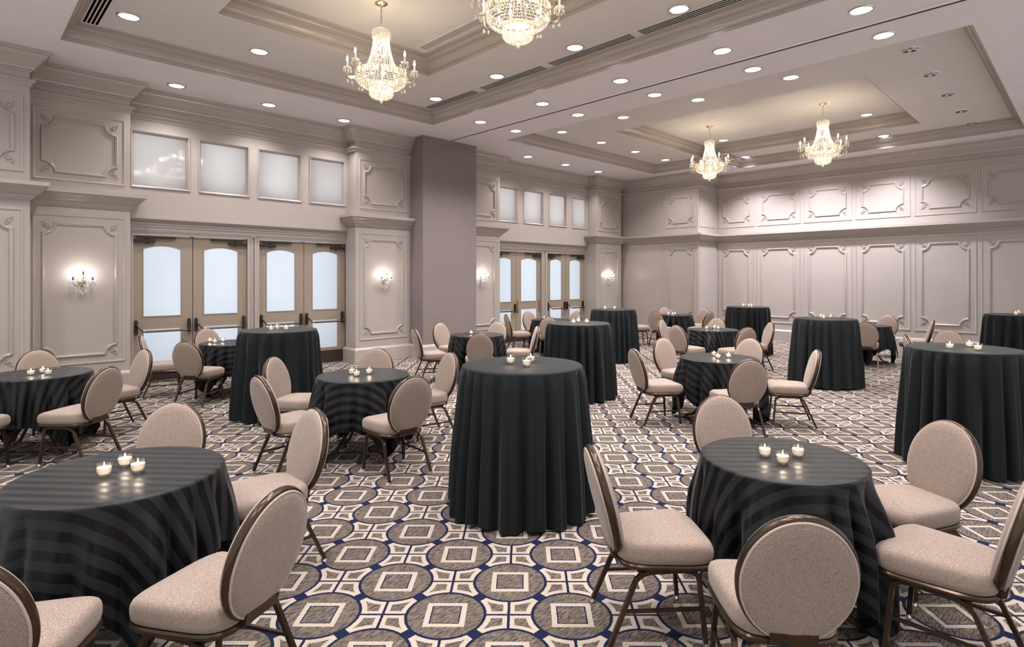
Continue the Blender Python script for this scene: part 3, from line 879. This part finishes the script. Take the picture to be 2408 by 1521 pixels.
# ================================================================ FURNITURE
def ss(t): t = min(1, max(0, t)); return t * t * (3 - 2 * t)
def cloth_mesh(R, zt, square, seed, rot, size=1.78, nf=16):
    rnd = random.Random(seed)
    ph = [rnd.uniform(0, 6.28) for _ in range(6)]
    n = 288; m = MB(); m.uv = []
    c = .016
    arcs = [0.0, R * .3, R * .6, R * .85, R - c]
    fil = [R - c + c * 1.4 * k / 4 for k in range(1, 5)]
    drops = [0.0] + [((k / 15) ** 1.15) for k in range(1, 16)]
    rings = len(arcs) + len(fil) + len(drops) - 1
    for ri in range(rings):
        for i in range(n):
            f = 2 * pi * i / n
            fr = f - rot
            warp = f + .10 * sin(3 * f + ph[0]) + .06 * sin(5 * f + ph[1])
            fold = (2.0 * abs(cos(nf * warp / 2 + ph[2])) ** .85 - 1.15) * (.75 + .25 * sin(2 * f + ph[3])) + .18 * cos((nf * 2 - 5) * f + ph[4])
            if ri < len(arcs):
                r = arcs[ri]; z = zt; arc = r
            elif ri < len(arcs) + len(fil):
                q = (ri - len(arcs) + 1) / len(fil) * pi / 2
                r = R - c + c * sin(q); z = zt - c * (1 - cos(q)); arc = fil[ri - len(arcs)]
            else:
                t01 = drops[ri - len(arcs) - len(fil) + 1]
                if square:
                    L = size / 2 / max(abs(cos(fr)), abs(sin(fr)))
                    drop = min(L - R, zt - .012)
                    corner = ss((drop - .46) / .26)
                else:
                    drop = zt - .012 - .018 * (1 + sin(7 * f + ph[5])) * .5; corner = 0
                d = c + (drop - c) * t01
                arc = R - c + c * 1.4 + d - c
                z = zt - d
                if square:
                    amp = (.024 + .062 * corner) * ss(d / .36) + .014 * ss(d / .16)
                    r = R + .020 * ss(d / .3) + .05 * d - .035 * corner * d + amp * fold
                else:
                    amp = .026 * ss(d / .09) + .050 * ss((d - .02) / .8)
                    r = R + .006 * ss(d / .1) + .050 * d + amp * (fold - .12)
            x, y = r * cos(f), r * sin(f)
            m.v.append((x, y, z)); m.uv.append((arc * cos(fr), arc * sin(fr)))
    m.f.append(tuple(range(n)))
    for j in range(rings - 1):
        for i in range(n):
            k = (i + 1) % n
            m.f.append((j * n + i, j * n + k, (j + 1) * n + k, (j + 1) * n + i))
    # merge the centre ring
    return m.mesh('tablecloth', M['stripe_cloth'] if square else M['plain_cloth'], smooth=180)

def table_meshes(R, zt):
    P = {}
    m = MB(); m.lathe([(R - .05, zt - .04), (R - .03, zt - .04), (R - .026, zt - .034), (R - .026, zt - .016), (R - .04, zt - .006)], 48); P['top'] = m.mesh('tabletop', M['wood'])
    m = MB(); m.lathe([(.045, .30), (.045, zt - .05), (.16, zt - .045), (.16, zt - .034)], 20); P['post'] = m.mesh('pedestal', M['dark_bronze'])
    m = MB(); m.tube([(.03, 0, .33), (.10, 0, .30), (.30, 0, .05), (.40, 0, .02)], .017, 8, up=(0, 1, 0)); m.lathe([(.018, 0), (.018, .012)], 10, Matrix.Translation((.395, 0, 0)))
    P['leg'] = m.mesh('leg', M['wood'])
    return P
TABLES = {  # x, y, R, z, cloth turn, phrase for labels
 'C1': (3.07, 3.08, .455, 1.07, 0, 'tall table in the centre foreground'),
 'C2': (2.95, 7.30, .455, 1.07, 0, 'tall table before the near exit doors'),
 'C3': (6.483, 5.344, .455, 1.07, 0, 'tall table behind the centre foreground one'),
 'C4': (9.862, 7.191, .455, 1.07, 0, 'tall table before the far exit doors'),
 'C5': (12.896, 5.662, .455, 1.07, 0, 'tall table near the panelled wall corner'),
 'C6': (10.022, 3.127, .455, 1.07, 0, 'tall table before the middle wall panels'),
 'C7': (6.697, 0.899, .455, 1.07, 0, 'tall table at the right side foreground'),
 'C8': (13.52, 1.065, .455, 1.07, 0, 'tall table farthest right by the wall'),
 'D1': (0.60, 3.41, .46, .76, radians(-48), 'low table in the left foreground'),
 'D2': (3.16, 1.205, .415, .76, radians(-47), 'low table in the right foreground'),
 'D3': (2.926, 5.17, .45, .76, radians(-45), 'low table left of the centre tall table'),
 'D4': (0.631, 7.538, .455, .76, radians(68), 'low table at the left edge'),
 'D5': (3.017, 9.151, .455, .76, radians(-20), 'low table closest to the near exit doors'),
 'D6': (6.374, 7.484, .455, .76, radians(62), 'low table beside the fabric column'),
 'D7': (9.935, 9.016, .455, .76, radians(65), 'low table closest to the far exit doors'),
 'D8': (6.603, 3.257, .455, .76, radians(62), 'low table right of the centre foreground'),
 'D9': (10.176, 5.13, .455, .76, radians(60), 'low table in the middle distance at right'),
 'D10': (13.48, 7.835, .43, .76, radians(60), 'low table in the far panelled corner'),
 'D11': (13.261, 3.384, .455, .76, radians(62), 'low table half hidden by a tall table'),
}
for i, (k, (x, y, R_, zt, rot, ph)) in enumerate(TABLES.items()):
    tall = k[0] == 'C'
    t = thing('cocktail_table' if tall else 'round_table', ('dark pedestal under the cloth of the ' + ph) if tall else ('brown-legged base under the cloth of the ' + ph), 'table', (x, y, 0), rot if rot else .4, 'tall cocktail tables' if tall else 'low round tables')
    P = table_meshes(R_, zt)
    mkobj('tabletop', P['top'], t); mkobj('pedestal', P['post'], t)
    for j in range(4): mkobj('leg', P['leg'], t, None, (0, 0, pi / 4 + j * pi / 2 - rot * 0))
    c = mkobj('tablecloth', cloth_mesh(R_, zt, not tall, 11 + i, rot, size=1.62 if k == 'D1' else 1.78, nf=20 if tall else 16), None, (x, y, 0))
    tag(c, ('floor-length plain black cloth over the ' if tall else 'black satin-striped cloth over the ') + ph, 'tablecloth', 'floor-length black tablecloths' if tall else 'striped black tablecloths')

# ---- banquet chair
def chair_parts():
    P = {}
    def outline(n, sc=1.0, ex=4.5):
        pts = []
        for i in range(n):
            t = 2 * pi * i / n; ct, st = cos(t), sin(t)
            x = abs(ct) ** (2 / ex) * (1 if ct >= 0 else -1); y = abs(st) ** (2 / ex) * (1 if st >= 0 else -1)
            w = .212 + .022 * y
            pts.append((x * w * sc, .030 + y * .230 * sc))
        return pts
    n = 56; m = MB(); rings = [(.94, .383), (.99, .392), (1.005, .415), (1.005, .445), (.995, .460), (.965, .474), (.91, .482), (.80, .487), (.55, .492), (.25, .494)]
    for sc, z in rings:
        for (x, y) in outline(n, sc): m.v.append((x, y, z + .012 * max(0, y) * (1 if z > .43 else .3) - (.02 * max(0, y - .17) / .07 if z > .44 else 0)))
    for j in range(len(rings) - 1):
        for i in range(n):
            k = (i + 1) % n; m.f.append((j * n + i, j * n + k, (j + 1) * n + k, (j + 1) * n + i))
    m.f.append(tuple(range(n - 1, -1, -1))); m.f.append(tuple((len(rings) - 1) * n + i for i in range(n)))
    P['seat'] = m.mesh('seat', M['fabric'], 60)
    m = MB(); m.tube([(x, y, .372) for x, y in outline(40, .97)], .012, 8, closed=True, ry=.014)
    m.box(-.19, .19, .08, .12, .345, .366); m.box(-.18, .18, -.12, -.08, .345, .366)
    P['seat_frame'] = m.mesh('seat_frame', M['bronze'])
    # back: oval pad in a bronze hoop, leaning back
    al = radians(14); BM = Matrix.Translation((0, -.25, .632)) @ Matrix.Rotation(al, 4, 'X')
    hw, hh = .205, .256
    def oval(sx, sz, y, nn=64): return [(sx * cos(2 * pi * i / nn), y, sz * sin(2 * pi * i / nn)) for i in range(nn)]
    m = MB(); nn = 64
    lay = [(1.0, .0), (.99, .018), (.96, .030), (.90, .038), (.75, .043), (.5, .046), (.2, .047)]
    for s_, sg in ((1, 1), (1, -1)):
        o = len(m.v)
        for q, h in lay: m.v += [tuple(BM @ Vector(p)) for p in oval(hw * q, hh * q, sg * h * (1.0 if sg > 0 else .8))]
        for j in range(len(lay) - 1):
            for i in range(nn):
                k = (i + 1) % nn; m.f.append((o + j * nn + i, o + j * nn + k, o + (j + 1) * nn + k, o + (j + 1) * nn + i))
        m.f.append(tuple(o + (len(lay) - 1) * nn + i for i in range(nn)))
    P['backrest'] = m.mesh('backrest', M['fabric'], 60)
    m = MB()
    for y in (.022, -.020): m.tube([BM @ Vector(p) for p in oval(hw * .975, hh * .975, y)], .0055, 6, closed=True)
    P['piping'] = m.mesh('piping', M['piping'])
    m = MB(); cross = [(-.004, -.018), (.004, -.0165), (.009, -.009), (.0105, 0), (.009, .009), (.004, .0165), (-.004, .018), (-.010, 0)]
    vs_ = []; 
    for i in range(nn):
        t = 2 * pi * i / nn
        for (o_, y) in cross: vs_.append(BM @ Vector(((hw + o_) * cos(t), y, (hh + o_) * sin(t))))
    K = len(cross)
    m.add(vs_, [(i * K + k, i * K + (k + 1) % K, ((i + 1) % nn) * K + (k + 1) % K, ((i + 1) % nn) * K + k) for i in range(nn) for k in range(K)])
    P['back_frame'] = m.mesh('back_frame', M['bronze'], 50)
    m = MB(); m.add([(-.085, -.222, .375), (.085, -.222, .375), (.085, -.182, .355), (-.085, -.182, .355), (-.085, -.232, .425), (.085, -.232, .425), (.085, -.165, .385), (-.085, -.165, .385)],
                    [(0, 3, 2, 1), (4, 5, 6, 7), (0, 1, 5, 4), (1, 2, 6, 5), (2, 3, 7, 6), (3, 0, 4, 7)])
    P['bracket'] = m.mesh('back_bracket', M['bronze'])
    def leg(s_, front):
        x0, x1 = .185 * s_, .205 * s_
        if front: pts = [(x0, .02, .352), (x0, .10, .352), (x0, .135, .346), (x0, .16, .328), (x0 + .003 * s_, .170, .30), (x1, .195, .012)]
        else: pts = [(x0, .02, .352), (x0, -.06, .350), (x0, -.10, .340), (x0, -.13, .315), (x0 + .003 * s_, -.142, .29), (x1, -.262, .012)]
        m = MB(); m.tube(pts, .0145, 4, up=(1, 0, 0), ry=.0145); return m.mesh('leg', M['bronze'], 30)
    for s_ in (1, -1):
        for fr in (1, 0): P[('leg', s_, fr)] = leg(s_, fr)
        m = MB(); m.tube([(.196 * s_, .183, .175), (.196 * s_, -.192, .175)], .010, 4, up=(1, 0, 0)); P[('str', s_)] = m.mesh('stretcher', M['bronze'], 30)
    m = MB(); m.lathe([(.014, 0), (.016, .004), (.012, .02)], 10); P['glide'] = m.mesh('glide', M['chrome'])
    return P
HP = chair_parts()
def make_chair():
    t = thing('banquet_chair', '', 'chair', (0, 0, 0), 0, 'oval-back banquet chairs')
    mkobj('seat', HP['seat'], t); mkobj('seat_frame', HP['seat_frame'], t)
    b = mkobj('backrest', HP['backrest'], t); mkobj('piping', HP['piping'], b)
    mkobj('back_frame', HP['back_frame'], t); mkobj('back_bracket', HP['bracket'], t)
    for s_ in (1, -1):
        for fr in (1, 0):
            l = mkobj('leg', HP[('leg', s_, fr)], t); mkobj('glide', HP['glide'], l, (.205 * s_, .195 if fr else -.262, 0))
        mkobj('stretcher', HP[('str', s_)], t)
    return t
CHAIRS = [  # x, y, heading in degrees, label
 (0.88, 4.13, 230, 'oval-back chair facing the camera behind the left foreground low table'),
 (1.33, 3.52, 181, 'oval-back chair right of the left foreground low table, facing left'),
 (0.78, 2.56, 118, 'large oval-back chair seen from behind in the left foreground'),
 (0.14, 2.69, 60, 'oval-back chair cut off by the bottom left corner'),
 (0.79, 8.35, 285, 'oval-back chair behind the left edge low table, before the sconce panel'),
 (1.29, 7.80, 192, 'oval-back chair right of the left edge low table, facing left'),
 (0.86, 6.84, 129, 'oval-back chair seen from behind in front of the left edge low table'),
 (0.135, 7.03, 50, 'oval-back chair at the left edge, only its seat corner showing'),
 (2.25, 9.70, 344, 'side-on oval-back chair before the first exit door, facing right'),
 (2.50, 8.72, 39, 'oval-back chair seen from behind in front of the exit doors'),
 (3.07, 10.15, 280, 'oval-back chair facing the camera against the near exit doors'),
 (3.37, 5.87, 218, 'oval-back chair facing the camera behind the striped table left of centre'),
 (2.60, 5.91, 307, 'far one of two overlapping chairs left of the centre-left striped table'),
 (2.26, 5.09, 3, 'near one of two overlapping chairs left of the centre-left striped table'),
 (2.82, 4.46, 88, 'oval-back chair seen from behind just left of the centre tall table'),
 (3.68, 5.17, 170, 'oval-back chair between the centre-left striped table and centre tall table'),
 (3.70, 1.68, 231, 'oval-back chair facing the camera behind the right foreground low table'),
 (2.49, 1.58, 319, 'oval-back chair left of the right foreground low table, seen side-on'),
 (2.36, 0.93, 39, 'oval-back chair seen from behind at the bottom right foreground'),
 (3.87, 0.77, 150, 'oval-back chair right of the right foreground table, turned towards camera'),
 (3.235, 0.545, 88, 'nearest oval-back chair cut off by the right edge'),
 (5.83, 7.82, 340, 'leftmost chair beside the fabric column, seen side-on facing right'),
 (6.51, 8.36, 279, 'chair with its cushion facing us directly before the fabric column'),
 (5.95, 6.93, 51, 'chair seen from behind in front of the low table by the column'),
 (7.15, 8.01, 197, 'chair facing us at the right rear of the low table by the column'),
 (6.94, 7.13, 138, 'side-on chair facing left, touching the edge of the second tall table'),
 (9.36, 9.45, 331, 'side-on chair facing right before the far exit doors'),
 (10.20, 9.75, 263, 'chair facing us against the far exit doors, left one'),
 (9.40, 8.58, 41, 'chair seen from behind half hidden by the second tall table'),
 (10.76, 9.22, 175, 'chair showing only its top above the second tall table'),
 (6.00, 3.73, 327, 'side-on chair facing right, left of the right-centre low table'),
 (6.97, 4.00, 259, 'chair facing us at the left rear of the right-centre low table'),
 (6.12, 2.85, 50, 'chair seen from behind in front of the right-centre low table'),
 (7.55, 3.44, 173, 'chair facing us at the right rear of the right-centre low table'),
 (7.02, 2.59, 118, 'side-on chair facing left, right of the right-centre low table'),
 (10.17, 5.91, 280, 'chair facing us left of the middle-distance low table'),
 (9.41, 5.22, 347, 'chair seen from behind left of the middle-distance low table'),
 (9.75, 4.50, 65, 'chair seen from behind right of the middle-distance low table'),
 (10.78, 4.60, 133, 'chair facing left beside the tall table near the panelled corner'),
 (11.05, 5.63, 180, 'chair facing us behind the middle-distance low table'),
 (14.25, 8.50, 238, 'chair facing us behind the far corner low table'),
 (12.70, 7.80, 7, 'chair seen from behind left of the far corner low table'),
 (12.65, 8.43, 320, 'chair showing only seat and legs beside the far tall table'),
 (14.29, 7.68, 158, 'rear one of two overlapping chairs right of the far corner table'),
 (13.40, 7.13, 81, 'front one of two overlapping chairs right of the far corner table'),
 (12.55, 3.20, 15, 'chair seen from behind right of the tall table before middle panels'),
 (14.64, 3.38, 178, 'chair facing us against the middle wall panels at right'),
 (13.67, 2.62, 105, 'side-on chair facing left before the right wall panels'),
 (11.08, 1.65, 195, 'chair facing us behind the right side tall table, top showing'),
 (10.16, 1.75, 292, 'chair whose narrow top edge shows left behind the right tall table'),
]
def clear_of_tables(x, y):
    for k, (tx, ty, R_, zt, rot, ph) in TABLES.items():
        need = R_ + .295
        for _ in range(40):
            if hypot(x - tx, y - ty) >= need or hypot(x - tx, y - ty) < .2: break
            d = hypot(x - tx, y - ty); x += (x - tx) / d * .012; y += (y - ty) / d * .012
    return x, y
proto = make_chair()
for i, (x, y, th, lab) in enumerate(CHAIRS):
    o = proto if i == 0 else copy_tree(proto)
    x, y = clear_of_tables(x, y)
    o.location = (x, y, 0); o.rotation_euler = (0, 0, radians(th) - pi / 2); o['label'] = lab

# ---- votive candles
def votive_parts():
    P = {}
    m = MB(); m.lathe([(.001, .0), (.020, .0), (.026, .006), (.0315, .022), (.0335, .042), (.0335, .062), (.0318, .062), (.0318, .042), (.0298, .024), (.0245, .010), (.001, .006)], 24, cap0=False, cap1=False)
    P['cup'] = m.mesh('glass_cup', M['cup'], 60)
    m = MB(); m.lathe([(.001, .0075), (.023, .011), (.0292, .024), (.0312, .040), (.0300, .043), (.010, .0415), (.001, .041)], 20, cap0=False, cap1=False)
    P['wax'] = m.mesh('wax', M['wax'], 60)
    m = MB(); m.lathe([(.0012, .040), (.0012, .048)], 6); P['wick'] = m.mesh('wick', M['black'])
    m = MB(); m.lathe([(.0008, .0455), (.0032, .049), (.0037, .053), (.0024, .059), (.0005, .065)], 8, cap0=False, cap1=False)
    P['flame'] = m.mesh('flame', M['flame'])
    return P
VP = votive_parts()
def back(px, py, z):
    d = FPX * (HC - z) / (py - Y0); l = (px - CX) / FPX * d
    return d * cos(TH) + l * sin(TH), d * sin(TH) - l * cos(TH)
VOT = {'C1': [(1200.6, 855), (1238.4, 861.3), (1248.3, 851.6)], 'C2': [(637.5, 777), (651.7, 773.7), (672.8, 776)], 'C3': [(1348.7, 760.3), (1360.2, 756.8), (1379.8, 759.7)],
       'C4': [(1422.9, 726.8), (1445, 726.8)], 'C5': [(1747.4, 720.5), (1761.3, 720.5), (1767.3, 721.3)], 'C6': [(1930.4, 747), (1936.4, 749.2), (1953.3, 747.8)],
       'C7': [(2233.6, 819.7), (2279.6, 816), (2299.4, 824)], 'C8': [(2388.5, 740.8), (2395, 738.4)], 'D1': [(245, 1119), (294, 1096), (324.3, 1110)], 'D2': [(1798.6, 1073), (1840.6, 1090), (1876.5, 1074)],
       'D3': [(827.4, 879), (838.6, 884.5), (868.5, 878.5)], 'D4': [(72.5, 882), (101, 876.4), (112.8, 881)], 'D5': [(491.6, 804.3), (505, 806.7), (524, 804)], 'D6': [(1108, 785.7)],
       'D7': [(1279.7, 750)], 'D8': [(1679, 836.6), (1688.4, 842.5), (1713.3, 840.8)], 'D9': [(1661.5, 773.5), (1680.4, 772.3), (1689, 774)], 'D10': [(1571.7, 740.5), (1581.4, 741), (1587.2, 740.2)]}
SHORT = {'C1': 'centre foreground tall table', 'C2': 'tall table by near doors', 'C3': 'second tall table from centre', 'C4': 'tall table by far doors', 'C5': 'tall table by panelled corner', 'C6': 'tall table before middle panels',
         'C7': 'right foreground tall table', 'C8': 'farthest right tall table', 'D1': 'left foreground low table', 'D2': 'right foreground low table', 'D3': 'centre-left striped low table', 'D4': 'left edge low table', 'D5': 'low table by near doors',
         'D6': 'low table by fabric column', 'D7': 'low table by far doors', 'D8': 'right-centre low table', 'D9': 'middle-distance low table', 'D10': 'far corner low table'}
for k, pts in VOT.items():
    x, y, R_, zt = TABLES[k][:4]
    names = {1: ['only visible'], 2: ['left', 'right'], 3: ['left', 'middle', 'right']}[len(pts)]
    order = sorted(range(len(pts)), key=lambda i: pts[i][0])
    for rank, i in enumerate(order):
        vx, vy = back(*pts[i], zt)
        dd = hypot(vx - x, vy - y)
        if dd > R_ - .1: s_ = (R_ - .1) / dd; vx, vy = x + (vx - x) * s_, y + (vy - y) * s_
        t = thing('votive_candle', f'lit votive candle in clear glass, {names[rank]} one on the {SHORT[k]}', 'candle', (vx, vy, zt + .0005), 0, 'votive candles')
        mkobj('glass_cup', VP['cup'], t); w = mkobj('wax', VP['wax'], t); mkobj('wick', VP['wick'], w); mkobj('flame', VP['flame'], t)
        lamp('flame_light', 'POINT', P_VOTIVE, (1.0, .86, .72), t, (0, 0, .058), .006)
